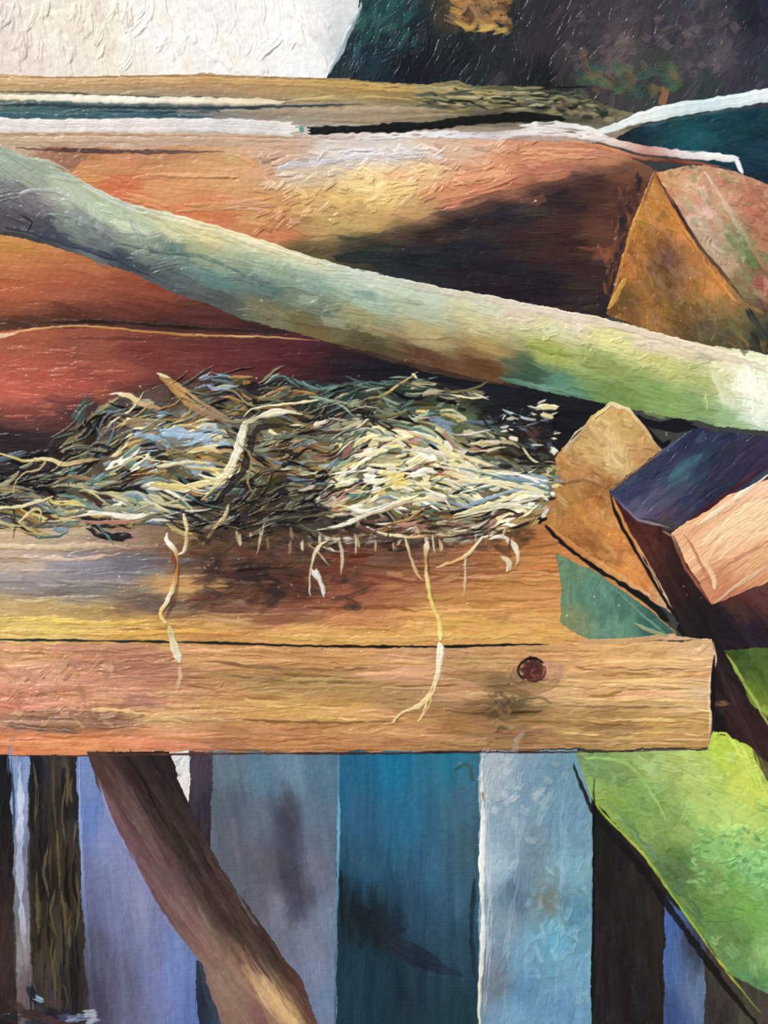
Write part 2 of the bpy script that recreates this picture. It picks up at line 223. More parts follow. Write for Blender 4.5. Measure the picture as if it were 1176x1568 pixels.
region('painted_leaning_branch',[(134,1150),(262,1150),(276,1200),(300,1260),(340,1330),(400,1415),(460,1500),(520,1580),(520,1640),(390,1640),(368,1568),(310,1478),(250,1400),(195,1300),(150,1200)],
 [(150,1170,74,52,46),(200,1180,42,30,28),(250,1175,30,22,22),(210,1240,98,76,72),(190,1270,106,74,80),(260,1260,54,42,36),(250,1330,98,72,74),(300,1320,48,36,34),(280,1400,112,84,82),(330,1370,74,54,50),(350,1410,50,38,34),(320,1450,130,100,88),(370,1460,112,82,68),(410,1460,56,40,36),(360,1510,140,114,98),(400,1510,200,162,118),(440,1545,208,168,116),(470,1540,82,54,48),(400,1560,120,82,82)],
 ang=58,aniso=3.2,L=50,W=6,cov=1.7,jit=6,hue=4,h=1.2,streak=12,weave=.3,soft=2)
region('painted_blue_fence',[(260,1150),(290,1150),(291,1200),(287,1228),(272,1190)],[(275,1165,208,214,214),(284,1200,226,222,216)],ang=85,L=20,W=6,jit=4)
region('painted_green_leaf',[(880,1152),(1080,1148),(1092,1122),(1126,1130),(1176,1225),(1240,1300),(1240,1640),(1176,1562),(1120,1492),(1060,1412),(980,1302),(915,1232)],
 [(910,1165,120,154,96),(950,1180,120,150,84),(930,1220,132,166,76),(1000,1170,160,188,108),(1000,1230,120,158,80),(1060,1180,176,196,106),(1110,1150,182,208,70),(1150,1200,200,214,86),(1030,1270,126,156,78),(1080,1240,174,202,104),(1130,1260,180,212,108),(1100,1310,134,192,108),(1160,1330,132,190,116),(1040,1330,80,110,62),(1090,1360,112,148,76),(1150,1390,112,168,78),(1070,1390,96,134,64),(1130,1440,92,128,66),(1170,1460,134,182,104),(1150,1500,90,138,84),(1176,1540,100,150,108)],
 ang=40,aniso=1.3,L=26,W=9,cov=1.7,jit=9,hue=5,h=1.6,acc=[(204,224,140),(80,132,80),(156,210,150)],accp=.09,streak=8)
ST=region('painted_straw',[(0,712),(60,690),(110,655),(170,612),(245,590),(300,586),(340,572),(400,588),(470,580),(540,592),(620,580),(680,590),(740,606),(800,625),(850,628),(845,660),(850,745),(830,800),(760,825),(640,832),(500,835),(380,830),(320,820),(250,806),(100,806),(0,812)],
 [(30,740,22,18,28),(80,700,40,34,34),(100,780,100,98,84),(200,640,74,50,46),(180,700,104,84,58),(240,660,114,126,132),(200,760,124,130,116),(300,600,80,58,44),(300,660,140,138,126),(270,720,104,96,60),(380,600,40,34,36),(450,610,36,40,42),(420,680,96,80,50),(400,740,62,50,40),(400,800,48,38,34),(460,780,50,44,38),(500,605,28,30,36),(560,650,80,92,78),(500,700,120,112,86),(500,750,70,62,52),(500,790,76,68,56),(600,700,180,170,124),(600,800,66,54,44),(620,610,44,50,42),(700,640,88,102,68),(700,700,170,162,104),(700,780,136,130,106),(760,625,16,20,26),(800,640,22,26,32),(780,720,104,108,84),(800,690,16,12,14),(780,800,170,140,84)],
 ang=-4,aniso=2,L=30,W=7,cov=2,jit=14,hue=7,h=1.6,streak=14,acc=[(22,20,26),(50,40,30)],accp=.14)
LABS={k:[i for i,r in enumerate(REG) if r and r['group']==k] for k in set(r['group'] for r in REG if r)}

# ================================================================ brush dabs
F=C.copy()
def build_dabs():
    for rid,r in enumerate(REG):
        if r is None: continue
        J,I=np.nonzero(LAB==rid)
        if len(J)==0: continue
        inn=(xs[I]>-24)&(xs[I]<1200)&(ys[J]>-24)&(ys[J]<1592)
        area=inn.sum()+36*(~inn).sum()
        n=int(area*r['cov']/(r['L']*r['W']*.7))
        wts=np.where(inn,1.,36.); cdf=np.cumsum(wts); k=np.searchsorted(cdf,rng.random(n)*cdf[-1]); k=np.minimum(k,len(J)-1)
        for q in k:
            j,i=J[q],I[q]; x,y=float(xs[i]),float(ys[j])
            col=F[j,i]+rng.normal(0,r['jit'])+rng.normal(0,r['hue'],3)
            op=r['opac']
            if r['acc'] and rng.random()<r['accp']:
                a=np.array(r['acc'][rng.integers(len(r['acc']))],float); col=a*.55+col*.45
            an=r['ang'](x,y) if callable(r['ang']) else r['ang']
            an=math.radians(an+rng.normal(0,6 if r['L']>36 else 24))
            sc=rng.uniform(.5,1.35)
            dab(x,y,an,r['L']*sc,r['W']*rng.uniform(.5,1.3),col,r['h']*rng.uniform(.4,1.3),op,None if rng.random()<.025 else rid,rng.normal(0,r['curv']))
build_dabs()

# ================================================================ hand placed strokes
path([(556,0),(546,28),(530,60),(512,98),(502,118)],11,[(170,186,190),(150,170,180),(190,200,205)],h=1.5,dry=.15)
for _ in range(30):
    x=rng.uniform(0,200); y=rng.uniform(5,100)
    dab(x,y,rng.uniform(1.2,2.0),rng.uniform(18,50),rng.uniform(6,14),[(242,232,212),(232,216,198),(246,240,226),(226,212,206)][rng.integers(4)],3.4,.6,SKY,.006)
for _ in range(34):
    x=rng.uniform(170,500); y=rng.uniform(5,100)
    dab(x,y,rng.uniform(.6,2.4),rng.uniform(16,40),rng.uniform(8,16),(248,246,242),2.6,.6,SKY,.005)
for _ in range(70):
    x=rng.uniform(692,778); y=rng.uniform(-15,42)
    dab(x,y,rng.uniform(-.8,1.2),rng.uniform(14,28),rng.uniform(9,15),[(182,130,70),(146,100,54),(196,146,70),(82,58,38),(160,120,80)][rng.integers(5)],1.6,.8)
for _ in range(9):
    dab(rng.uniform(705,770),44+rng.normal(0,3),rng.normal(0,.3),24,9,(206,168,84),2,.8)
for _ in range(90):
    x=rng.uniform(870,1130); y=rng.uniform(25,118)
    dab(x,y,rng.uniform(-1,1),rng.uniform(10,26),rng.uniform(8,16),[(104,92,94),(76,68,78),(50,46,60),(120,104,98),(40,40,54)][rng.integers(5)],1.2,.5)
for _ in range(60):
    x=rng.uniform(880,1035); y=rng.uniform(98,150)
    dab(x,y,rng.uniform(-.5,1.2),rng.uniform(14,30),rng.uniform(9,15),[(66,100,66),(88,110,78),(50,84,76),(120,96,60),(64,66,52)][rng.integers(5)],1.4,.6)
dab(1016,148,-1.2,30,14,(180,116,66),1.6,.7); dab(896,100,1.2,50,12,(120,90,60),1.2,.5)
path([(552,60),(545,85),(535,110)],9,(50,104,112),h=1.2,op=.5,dry=.2)
path([(560,85),(556,110)],16,(18,34,66),h=1.2,op=.7)
for _ in range(34):
    x=rng.uniform(545,640); y=rng.uniform(0,70); dab(x,y,2.0+rng.normal(0,.3),rng.uniform(20,45),rng.uniform(8,14),[(36,88,84),(20,56,62),(50,98,94),(14,36,48)][rng.integers(4)],1.2,.5,DK)
path([(1250,134),(1176,146),(1110,157),(1040,168),(985,180),(930,199),(890,208)],22,[(214,230,234),(226,238,240),(206,228,234),(234,240,236),(218,228,228)],h=1.4,taper=(0,.4),wob=.06,jit=6)
path([(1176,160),(1080,176),(1000,192),(950,204)],5,(60,96,106),h=.8,op=.6,dry=.3)
# rails
path([(-60,116),(100,119),(300,116),(505,122),(600,128)],3,(150,112,70),h=.8,op=.6)
path([(-60,124),(120,126),(300,124),(500,130),(640,138),(850,146)],11,[(210,174,126),(202,164,116),(194,152,92),(190,156,86),(150,136,90)],h=1.4,taper=(0,.2),dry=.2,wob=.15)
path([(-60,140),(90,142),(200,148),(330,150),(440,154),(520,156)],3.5,(60,62,46),h=.6,op=.8,dry=.2)
path([(-60,149),(100,151),(200,154),(320,155),(440,158)],13,[(222,206,162),(236,230,212),(242,238,224),(230,216,192),(216,200,162)],h=1.8,taper=(0,.1),wob=.2)
path([(430,156),(520,150),(600,150),(690,158),(760,168)],7,[(204,180,132),(200,174,112),(210,186,124),(150,130,90)],h=1.6,dry=.3)
path([(-60,163),(60,161),(200,165),(340,166),(460,163),(560,160)],6,(36,52,60),h=.6,op=.9,wob=.15)
path([(-60,176),(90,178),(250,178),(330,180)],7,(44,86,100),h=1,dry=.2)
path([(150,170),(260,172),(420,168)],6,(50,76,90),h=1,dry=.35)
path([(330,170),(470,172),(600,168),(700,172)],12,[(150,142,132),(170,150,126),(174,154,126),(150,132,100)],h=1.3,dry=.15)
path([(-60,191),(90,194),(200,193),(340,193),(464,200)],23,[(216,208,208),(224,216,212),(232,220,216),(216,212,212),(224,218,212)],h=1.8,taper=(0,.03),wob=.1)
path([(-60,205),(120,206),(300,208),(480,211)],6,(194,154,122),h=1.2,dry=.25)
path([(-60,216),(100,214),(260,214),(460,216)],9,[(206,178,144),(200,168,142),(210,176,144)],h=1.4,dry=.25)
path([(20,227),(120,231),(220,233),(350,233)],7,[(100,68,58),(86,62,64),(116,84,72)],h=1.0,dry=.1)
path([(468,201),(560,198),(660,193),(720,185),(830,180),(870,186)],14,[(6,12,14),(8,12,12),(10,14,14)],h=.5,taper=(.01,.15),wob=.2,jit=3)
path([(458,192),(466,205)],9,(90,156,140),h=1.8)
path([(470,184),(560,186),(650,178),(720,176)],7,(154,136,108),h=1.2,dry=.2)
path([(480,209),(560,211),(660,207),(760,209),(820,202),(900,209),(925,214)],12,[(200,174,162),(218,214,210),(224,224,226),(210,204,208),(226,218,214),(234,230,228)],h=1.8,taper=(.3,0),wob=.2,dry=.1)
path([(790,194),(850,192),(900,199),(935,212)],11,(230,228,224),h=1.6,dry=.1,wob=.15)
path([(895,208),(950,222),(1000,232),(1060,238),(1110,242),(1136,248)],13,[(232,226,220),(226,206,198),(206,150,136),(220,206,204),(238,238,236),(226,226,224)],h=1.7,taper=(0,.1),dry=.08,wob=.1)
path([(1126,246),(1138,268)],7,(224,224,224),h=1.6,taper=(0,.4))
path([(850,216),(920,226),(980,242),(1060,250),(1110,257)],7,[(206,128,88),(210,136,98),(104,54,42),(186,100,66)],h=1.4,dry=.15)
path([(1100,255),(1122,262)],4,(50,60,76),h=.8)
for _ in range(100):
    x=rng.uniform(630,880); y=150+rng.normal(0,9)+(x-700)*.05
    path([(x,y),(x+rng.uniform(10,30),y+rng.uniform(-3,5)),(x+rng.uniform(30,60),y+rng.uniform(-4,8))],rng.uniform(3,6),[(14,18,18),(10,16,18),(150,144,100),(150,136,84),(80,90,76),(186,176,136)][rng.integers(6)],h=1.5,op=.8,dry=.2)
for _ in range(40):
    x=rng.uniform(840,950); y=158+(x-840)*.2+rng.normal(0,6)
    dab(x,y,rng.uniform(-.6,.8),rng.uniform(10,24),rng.uniform(6,10),[(16,20,22),(120,110,80),(90,62,54),(150,142,112),(28,40,34)][rng.integers(5)],1.6,.75)
# log1 details
for x0,y0,x1,y1,c,w in [(420,258,520,248,(200,196,204),13),(520,236,590,232,(222,220,228),15),(600,238,690,240,(214,206,206),12),(430,272,470,268,(222,200,184),11),(530,288,600,296,(244,214,150),14),(560,300,640,286,(244,208,140),12),(620,268,690,258,(242,204,148),12),(500,300,540,320,(226,186,120),12),
  (690,276,780,262,(224,158,114),11),(720,296,800,270,(214,140,104),10),(660,316,740,298,(194,120,92),10),(800,240,920,238,(216,152,110),11),(190,300,260,322,(220,148,96),9),(230,268,360,272,(218,160,110),10),(280,312,420,300,(208,152,96),9),(370,240,400,262,(222,160,106),9),(400,290,430,286,(232,204,172),9),(340,312,420,318,(210,158,124),8)]:
    for _ in range(3):
        dx,dy=rng.normal(0,5,2)
        path([(x0+dx,y0+dy),((x0+x1)/2,(y0+y1)/2+rng.normal(0,3)+dy),(x1+dx,y1+dy)],w*rng.uniform(.6,1),tuple(np.array(c)+rng.normal(0,6)),h=2.0,op=.8,dry=.3,lab=[LOG1])
for _ in range(200):
    x=rng.uniform(400,830); y=rng.uniform(225,340)-(x-620)*.06
    if y>360-(x-450)*.27: continue
    dab(x,y,rng.uniform(-.9,.6),rng.uniform(10,26),rng.uniform(5,10),colat(x,y)+rng.normal(5,14),2.8,.7,LOG1)
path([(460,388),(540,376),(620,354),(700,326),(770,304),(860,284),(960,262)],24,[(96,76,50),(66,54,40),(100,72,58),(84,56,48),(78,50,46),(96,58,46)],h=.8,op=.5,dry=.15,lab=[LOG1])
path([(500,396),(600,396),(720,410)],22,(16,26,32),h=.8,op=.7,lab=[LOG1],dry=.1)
path([(690,332),(800,330)],10,(36,38,52),h=1,op=.6,dry=.3,lab=[LOG1])
path([(817,306),(820,311)],6,(206,220,230),h=2.5)
for _ in range(60):
    t=rng.random(); x=985-55*t+rng.normal(0,9)-8; y=275+200*t
    dab(x,y,rng.uniform(.9,2.0),rng.uniform(12,30),rng.uniform(6,10),[(110,62,42),(50,32,32),(140,80,46),(70,36,38),(30,26,36)][rng.integers(5)],1.5,.75)
path([(1003,262),(986,304),(966,356),(948,420),(932,474)],7,[(120,72,44),(206,140,60),(188,124,56),(150,94,54)],h=1.8,dry=.15)
path([(930,478),(950,440),(960,425)],9,(200,146,62),h=2.0,dry=.1)
path([(1008,300),(1040,345),(1075,398),(1110,445),(1136,470)],9,[(190,118,54),(208,134,60),(202,130,60),(222,146,66)],h=2.0,dry=.2)
path([(1004,268),(1036,322),(1070,376),(1100,412),(1140,462)],6,[(80,52,46),(60,38,40),(100,72,56),(80,60,52)],h=1.0,dry=.1)
path([(1136,268),(1160,300),(1200,352)],6,[(170,120,90),(150,90,70)],h=1.6)
path([(1076,260),(1100,300),(1132,350),(1176,420)],9,[(232,200,180),(212,178,156),(150,150,110),(180,110,90)],h=2,dry=.3)
path([(1140,470),(1160,500),(1180,530)],12,(46,52,44),h=1.5)
# pipe edge highlights
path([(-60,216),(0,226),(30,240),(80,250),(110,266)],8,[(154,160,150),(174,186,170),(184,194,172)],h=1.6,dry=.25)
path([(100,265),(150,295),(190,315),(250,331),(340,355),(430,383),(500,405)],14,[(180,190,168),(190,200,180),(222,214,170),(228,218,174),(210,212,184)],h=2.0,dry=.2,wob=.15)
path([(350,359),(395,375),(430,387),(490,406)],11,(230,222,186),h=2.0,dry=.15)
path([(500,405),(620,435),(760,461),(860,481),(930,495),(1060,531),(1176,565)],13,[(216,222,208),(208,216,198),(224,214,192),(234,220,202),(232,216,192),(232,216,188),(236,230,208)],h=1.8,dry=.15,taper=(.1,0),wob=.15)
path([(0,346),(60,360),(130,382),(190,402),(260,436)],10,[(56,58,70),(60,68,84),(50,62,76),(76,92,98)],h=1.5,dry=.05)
path([(30,328),(50,342),(40,356)],5,(40,42,58),h=2.2)
path([(20,300),(60,292),(100,300),(125,322)],6,(162,166,164),h=2.2,dry=.1)
path([(60,330),(100,330),(160,352),(230,362)],7,(144,160,156),h=1.6,dry=.35)
path([(180,372),(230,384),(300,392),(350,410),(390,426)],9,[(60,76,84),(86,108,106),(82,114,114)],h=1.3,dry=.4,op=.7)
for _ in range(70):
    x=rng.uniform(0,560); y=np.interp(x,[0,100,200,350,560],[290,325,370,420,480])+rng.normal(0,18)
    dab(x,y,math.radians(pang(x,y))+rng.normal(0,.35),rng.uniform(14,40),rng.uniform(8,14),colat(x,y)+rng.normal(3,10),2.4,.6,PIPE)
path([(560,500),(640,520),(700,516)],6,(150,130,90),h=1.4,dry=.25)
path([(500,524),(560,540),(640,562),(720,580),(800,594)],8,(66,46,36),h=1.2,dry=.15)
path([(760,578),(820,592),(880,604),(910,612)],9,[(66,104,88),(106,148,128),(92,128,92)],h=1.5,dry=.15)
path([(800,528),(850,540),(880,545)],9,(152,166,84),h=1.6,dry=.25)
dab(1108,598,1.2,70,20,(232,234,200),1.6,.6,PIPE); dab(1160,610,1.0,90,44,(246,249,228),1.8,.75,PIPE); dab(1150,590,1.0,60,24,(250,252,236),2.2,.7,PIPE)
path([(1080,600),(1085,640)],6,(172,190,122),h=2.0,dry=.1)
for _ in range(70):
    x=rng.uniform(760,1120); y=np.interp(x,[760,1120],[490,580])+rng.normal(0,16)
    dab(x,y,rng.uniform(-.6,1.2),rng.uniform(8,20),rng.uniform(5,9),colat(x,y)+rng.normal(3,10),2.6,.6,PIPE)
path([(-60,514),(0,512),(60,504),(130,500),(220,508),(300,514),(400,516),(490,522)],5,[(190,140,90),(214,156,96),(198,136,74),(174,116,56),(208,166,102),(194,138,86)],h=1.8,dry=.08)
path([(-60,520),(10,514),(30,510)],7,(230,190,154),h=2)
path([(60,495),(160,493),(300,502),(400,507)],7,(40,26,22),h=.6,op=.8)
path([(100,518),(250,520),(420,530)],6,(90,42,36),h=.6,op=.6)
for _ in range(50):
    x=rng.uniform(-10,180); y=rng.uniform(530,640)
    path([(x,y),(x+rng.uniform(20,60),y+rng.uniform(-3,4))],rng.uniform(4,8),[(206,112,86),(180,90,70),(156,74,60),(196,104,78)][rng.integers(4)],h=1.1,op=.45,dry=.3,lab=[LOG3])

# ---- plank details
for _ in range(190):
    x=rng.uniform(-10,830); y=rng.uniform(835,972); c=colat(x,y)
    path([(x,y),(x+rng.uniform(20,50),y+rng.normal(0,2)),(x+rng.uniform(50,110),y+rng.normal(0,3))],rng.uniform(3,8),tuple(c+rng.normal(0,17)+rng.normal(0,5,3)),h=1.5,op=.6,dry=.3,lab=[PL1])
for _ in range(380):
    x=rng.uniform(-30,1085); y=rng.uniform(995,1148); c=colat(x,y)
    path([(x,y),(x+rng.uniform(20,50),y+rng.normal(0,2.5)),(x+rng.uniform(50,120),y+rng.normal(0,3))],rng.uniform(2.5,7),tuple(c+rng.normal(0,20)+rng.normal(0,5,3)),h=1.6,op=.65,dry=.3,lab=[PL2])
path([(-60,950),(60,948),(160,954),(240,950)],8,[(218,190,112),(228,198,94),(220,174,78)],h=1.8,dry=.3)
path([(-60,968),(80,968),(200,970),(300,966),(400,974)],9,[(210,168,108),(228,192,104),(220,164,76),(214,154,72)],h=1.8,dry=.2)
path([(390,972),(500,978),(600,979),(720,975),(800,976)],10,[(228,186,104),(216,166,96),(228,184,100)],h=1.8,dry=.2)
path([(-60,834),(80,838),(160,834),(200,840)],9,[(212,192,156),(220,196,160),(190,162,132)],h=1.6,dry=.25)
path([(30,852),(120,856),(190,846)],7,(212,186,168),h=1.6,dry=.35)
path([(-60,979),(140,981),(320,984),(480,989),(650,990),(790,987),(840,987)],4.8,[(40,50,58),(32,36,36),(26,22,18),(16,12,12),(22,18,14)],h=.2,taper=(0,.08),wob=.4,jit=4)
path([(860,980),(950,982),(1020,976),(1090,981)],8,[(196,148,98),(212,170,120),(204,160,118),(232,198,160)],h=1.8,dry=.15)
path([(828,800),(860,826),(905,862),(950,890),(1000,928),(1028,958)],14,[(18,18,24),(10,12,18),(14,16,22),(10,16,18)],h=.6,taper=(.2,.1),jit=4,wob=.2)
path([(940,902),(990,947),(1020,970)],6,(110,148,128),h=1.6,dry=.2)
path([(970,954),(1000,967),(1025,974)],7,(154,162,122),h=2.0,dry=.1)
path([(340,1062),(420,1080),(520,1086)],7,(226,184,108),h=1.6,dry=.3)
path([(300,1010),(420,1022),(520,1024),(600,1020)],6,(144,106,68),h=1.2,dry=.35)
path([(120,1086),(200,1090),(290,1108)],8,(226,180,120),h=1.8,dry=.2)
path([(330,1030),(450,1044),(580,1044)],6,(134,108,62),h=1.2,dry=.35)
path([(340,1100),(480,1106),(620,1104)],6,(140,100,60),h=1.2,dry=.35)
for yb in (1010,1040,1068,1100,1120):
    path([(850,yb),(920,yb+4),(1000,yb+2),(1080,yb+6)],6,(234,196,128),h=1.6,dry=.38)
    path([(850,yb+12),(940,yb+14),(1060,yb+14)],5,(144,104,68),h=1.0,dry=.42)
for _ in range(60):
    x=rng.uniform(-5,170); y=rng.uniform(1000,1110)
    dab(x,y,rng.uniform(-.9,1.3),rng.uniform(14,34),rng.uniform(6,12),[(226,166,136),(206,134,110),(166,118,90),(222,178,136),(190,142,104)][rng.integers(5)],2.8,.6,PL2)
path([(0,1080),(40,1084),(90,1078),(130,1082)],10,[(210,120,98),(230,160,130),(218,148,116)],h=2.0,dry=.2)
dab(215,1072,.1,60,20,(154,100,100),1.4,.6,PL2)
path([(0,1108),(60,1114),(130,1120)],10,(104,84,70),h=1.2,dry=.3)
path([(-60,1136),(60,1139),(160,1138),(280,1142),(330,1146)],14,[(194,130,96),(224,146,90),(232,152,100),(224,138,98),(200,128,98)],h=1.6,dry=.15)
path([(-60,1155),(100,1157),(230,1155),(420,1153),(600,1153),(700,1151),(880,1151),(1086,1147)],4,[(60,36,34),(86,50,40),(40,28,34),(80,54,42)],h=.6)
path([(1092,980),(1095,1010),(1087,1050),(1088,1100),(1086,1142)],6,[(214,178,140),(240,214,190),(226,186,150),(234,200,162),(180,104,98)],h=1.8,dry=.1)
dab(1076,992,-.8,18,8,(232,190,144),2,.8)
# knot
def ring(cx,cy,rx,ry,a0,a1,w,col,h=1.5,op=1,dry=0):
    path([(cx+rx*math.cos(math.radians(a)),cy+ry*math.sin(math.radians(a))) for a in np.linspace(a0,a1,9)],w,col,h=h,op=op,step=3,dry=dry)
for r_ in (40,32): ring(818,1028,r_,r_*.75,-20,200,6,(154,108,76),h=1.2,op=.45,dry=.2)
dab(846,1026,.2,40,26,(196,144,124),1.4,.7)
dab(815,1026,0,36,28,(74,36,34),.6,1.0); dab(815,1026,.6,36,30,(84,38,34),.5,.9); dab(815,1026,1.6,32,28,(70,32,32),.5,.9)
ring(820,1030,6,6,0,280,5,(134,68,64),h=1.2,dry=.2,op=.8)
ring(815,1026,22,18,120,330,6,(18,14,16),h=1.0)
ring(815,1026,20,17,-20,110,4,(90,46,40),h=1.2)
dab(786,1036,-1.2,34,14,(124,98,66),1.2,.6)
for _ in range(36):
    x,y=rng.normal(768,9),rng.uniform(1055,1120)
    dab(x,y,rng.uniform(0,3),rng.uniform(8,18),rng.uniform(5,9),[(70,56,40),(104,82,56),(150,112,66)][rng.integers(3)],1.5,.6,PL2)
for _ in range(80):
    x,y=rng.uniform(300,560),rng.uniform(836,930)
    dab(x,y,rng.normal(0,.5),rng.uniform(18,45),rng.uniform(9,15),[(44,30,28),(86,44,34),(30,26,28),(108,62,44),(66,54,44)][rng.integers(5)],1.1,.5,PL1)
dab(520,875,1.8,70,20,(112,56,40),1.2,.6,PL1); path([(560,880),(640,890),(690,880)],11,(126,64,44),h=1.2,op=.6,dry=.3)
# block details
path([(1044,815),(1060,838),(1080,878),(1098,915)],6,(200,132,98),h=1.4,dry=.1)
path([(1062,808),(1120,768),(1180,724)],8,(250,220,188),h=1.8,dry=.15); path([(1078,880),(1120,858),(1180,826)],7,(206,142,106),h=1.5,dry=.2)
path([(1090,926),(1130,896),(1180,864)],6,(218,182,146),h=1.8,dry=.1)
path([(1066,840),(1120,800),(1180,760)],20,(250,214,174),h=1.4,op=.6,dry=.2)
path([(1095,905),(1090,880),(1070,850)],9,(240,196,156),h=1.8,dry=.15)
path([(1012,812),(1030,822),(1050,870),(1090,928)],6,[(180,150,140),(110,64,48),(150,84,56),(80,44,36)],h=1.4,sharp=True)
path([(935,756),(975,796),(1024,808)],5,[(80,86,120),(130,118,150),(150,120,124)],h=1.4,sharp=True)
path([(932,756),(950,800),(990,870),(1040,955)],9,(16,10,12),h=.4)
path([(940,745),(1000,702),(1060,658)],5,(66,74,112),h=1.4,dry=.15)
path([(1020,740),(1045,715),(1080,695)],18,(58,102,116),h=1.2,op=.55,dry=.25); path([(1090,740),(1130,700),(1150,685)],14,(64,48,90),h=1.2,op=.55,dry=.25)
path([(1050,800),(1100,765),(1176,710)],8,(66,30,38),h=.8,dry=.1)
path([(966,632),(1000,650),(1070,652)],20,(8,10,14),h=.4,op=.95,jit=3)
path([(985,650),(1014,684),(1030,672)],9,(8,8,12),h=.4,jit=3,sharp=True)
path([(905,645),(935,619),(962,627),(1012,690)],7,[(220,190,130),(232,206,156),(206,172,116),(220,190,144)],h=2,dry=.15,sharp=True)
path([(1012,692),(970,724),(936,752)],5,(120,76,46),h=1.2)
path([(850,745),(890,735),(930,748)],6,(140,96,56),h=1.5,dry=.1); path([(860,700),(880,670),(905,645)],9,(200,170,126),h=2.0,dry=.15)
path([(935,758),(960,810),(1000,880),(1030,935)],7,[(200,134,66),(210,136,70),(224,176,136),(216,186,156)],h=1.8,dry=.2)
path([(836,802),(880,838),(930,872),(1000,915)],9,[(204,134,64),(194,124,64),(218,156,88),(226,178,138)],h=1.8,dry=.25)
# bottom right
path([(1094,1000),(1091,1060),(1093,1118)],8,(14,10,12),h=.4,jit=3)
path([(1096,1010),(1130,1080),(1180,1190),(1200,1230)],20,(50,30,30),h=1.0,op=.7,dry=.2)
path([(1112,1000),(1135,1040),(1160,1080),(1190,1130)],6,(150,166,64),h=1.5,dry=.25)
path([(1128,1132),(1150,1170),(1180,1228)],6,(200,216,96),h=1.8,dry=.15)
path([(1090,1126),(1110,1124),(1130,1150),(1165,1210)],10,[(196,216,90),(210,228,94),(176,204,80)],h=1.8,dry=.2)
path([(876,1166),(904,1234),(938,1280),(975,1320),(1020,1384),(1060,1440),(1110,1508),(1170,1582)],12,(10,12,12),h=.3,op=.85,jit=3,wob=.15,lab=LABS['painted_blue_fence'])
path([(884,1162),(912,1230),(945,1268),(985,1308),(1030,1372),(1070,1428),(1120,1496),(1180,1570)],5,[(140,172,84),(164,190,56),(176,192,84),(138,174,60),(186,196,54),(168,182,60),(104,134,62)],h=1.8,dry=.15)
path([(930,1222),(985,1292),(1030,1352),(1100,1442)],16,[(120,154,80),(94,132,88),(82,112,72),(94,132,76)],h=1.4,dry=.3)
path([(890,1160),(960,1170),(1010,1235),(1020,1260)],7,(154,190,104),h=1.6,dry=.25)
for _ in range(90):
    x,y=rng.uniform(1060,1180),rng.uniform(1265,1360)
    dab(x,y,rng.uniform(-1,1.6),rng.uniform(8,20),rng.uniform(4,8),[(134,202,124),(102,168,92),(170,220,134),(80,142,82)][rng.integers(4)],2.6,.6)
# fence lines
path([(518,1155),(519,1260),(517,1350),(514,1450),(512,1600)],5,[(66,138,174),(98,172,202),(70,116,144),(80,108,134),(58,76,94)],h=1.2,dry=.1)
path([(522,1330),(522,1380),(524,1410)],7,(10,18,26),h=.6,op=.8)
path([(739,1155),(738,1210),(740,1260),(737,1330),(740,1400),(738,1460),(734,1520),(735,1600)],9,[(204,214,212),(228,232,226),(232,232,226),(214,220,218),(228,222,210),(196,196,190)],h=1.5,dry=.1,wob=.3)
path([(748,1160),(746,1260),(750,1400),(742,1560)],10,(192,204,210),h=1.0,op=.6,dry=.35)
path([(737,1210),(742,1230)],6,(176,130,90),h=1.6,dry=.1)
path([(727,1340),(722,1420),(726,1500)],9,(14,28,36),h=.7,op=.6,dry=.2)
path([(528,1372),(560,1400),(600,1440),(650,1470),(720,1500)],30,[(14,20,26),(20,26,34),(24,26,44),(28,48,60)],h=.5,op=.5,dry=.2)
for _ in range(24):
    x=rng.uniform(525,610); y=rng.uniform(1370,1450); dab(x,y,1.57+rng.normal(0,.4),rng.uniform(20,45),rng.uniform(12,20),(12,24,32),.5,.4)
path([(690,1180),(716,1170),(724,1200)],10,(64,80,80),h=1.2,op=.6,dry=.2)
path([(909,1190),(909,1300),(908,1440),(906,1600)],6,(10,14,16),h=.5)
path([(860,1180),(862,1300),(858,1420),(850,1580)],10,(146,182,200),h=1,op=.4,dry=.35)
path([(790,1200),(792,1330),(775,1460),(776,1590)],10,(156,182,196),h=1,op=.35,dry=.35)
for _ in range(50):
    x,y=rng.normal(850,24),rng.normal(1415,34)
    dab(x,y,1.57+rng.normal(0,.7),rng.uniform(12,26),rng.uniform(6,11),[(120,190,216),(138,184,206),(98,160,194),(178,210,222)][rng.integers(4)],1.6,.4)
for _ in range(40):
    x,y=rng.normal(790,26),rng.normal(1215,34)
    dab(x,y,1.57+rng.normal(0,.7),rng.uniform(12,24),rng.uniform(8,12),[(196,202,204),(164,180,188)][rng.integers(2)],1.4,.4)
for _ in range(20):
    x,y=rng.normal(850,16),rng.normal(1375,16)
    dab(x,y,rng.uniform(0,3),rng.uniform(12,24),rng.uniform(8,12),(112,116,108),1,.3)
path([(30,1160),(33,1230),(31,1300),(33,1380),(40,1460)],12,[(160,178,218),(200,212,236),(160,164,192),(180,188,208),(148,146,154)],h=1.5,dry=.2,wob=.5)
path([(18,1160),(22,1240),(20,1300)],4,(50,70,98),h=1)
for _ in range(50):
    x=rng.uniform(50,118); y=rng.uniform(1150,1520); l=rng.uniform(40,110)
    path([(x,y),(x+rng.normal(0,3),y+l/2),(x+rng.normal(2,3),y+l)],rng.uniform(3,7),[(94,80,52),(14,14,16),(64,52,36),(20,22,32),(102,86,62)][rng.integers(5)],h=1.6,op=.75,dry=.15)
path([(122,1158),(124,1260),(130,1380),(140,1480)],5,[(144,160,214),(132,150,200),(84,94,122)],h=1.2,dry=.1)
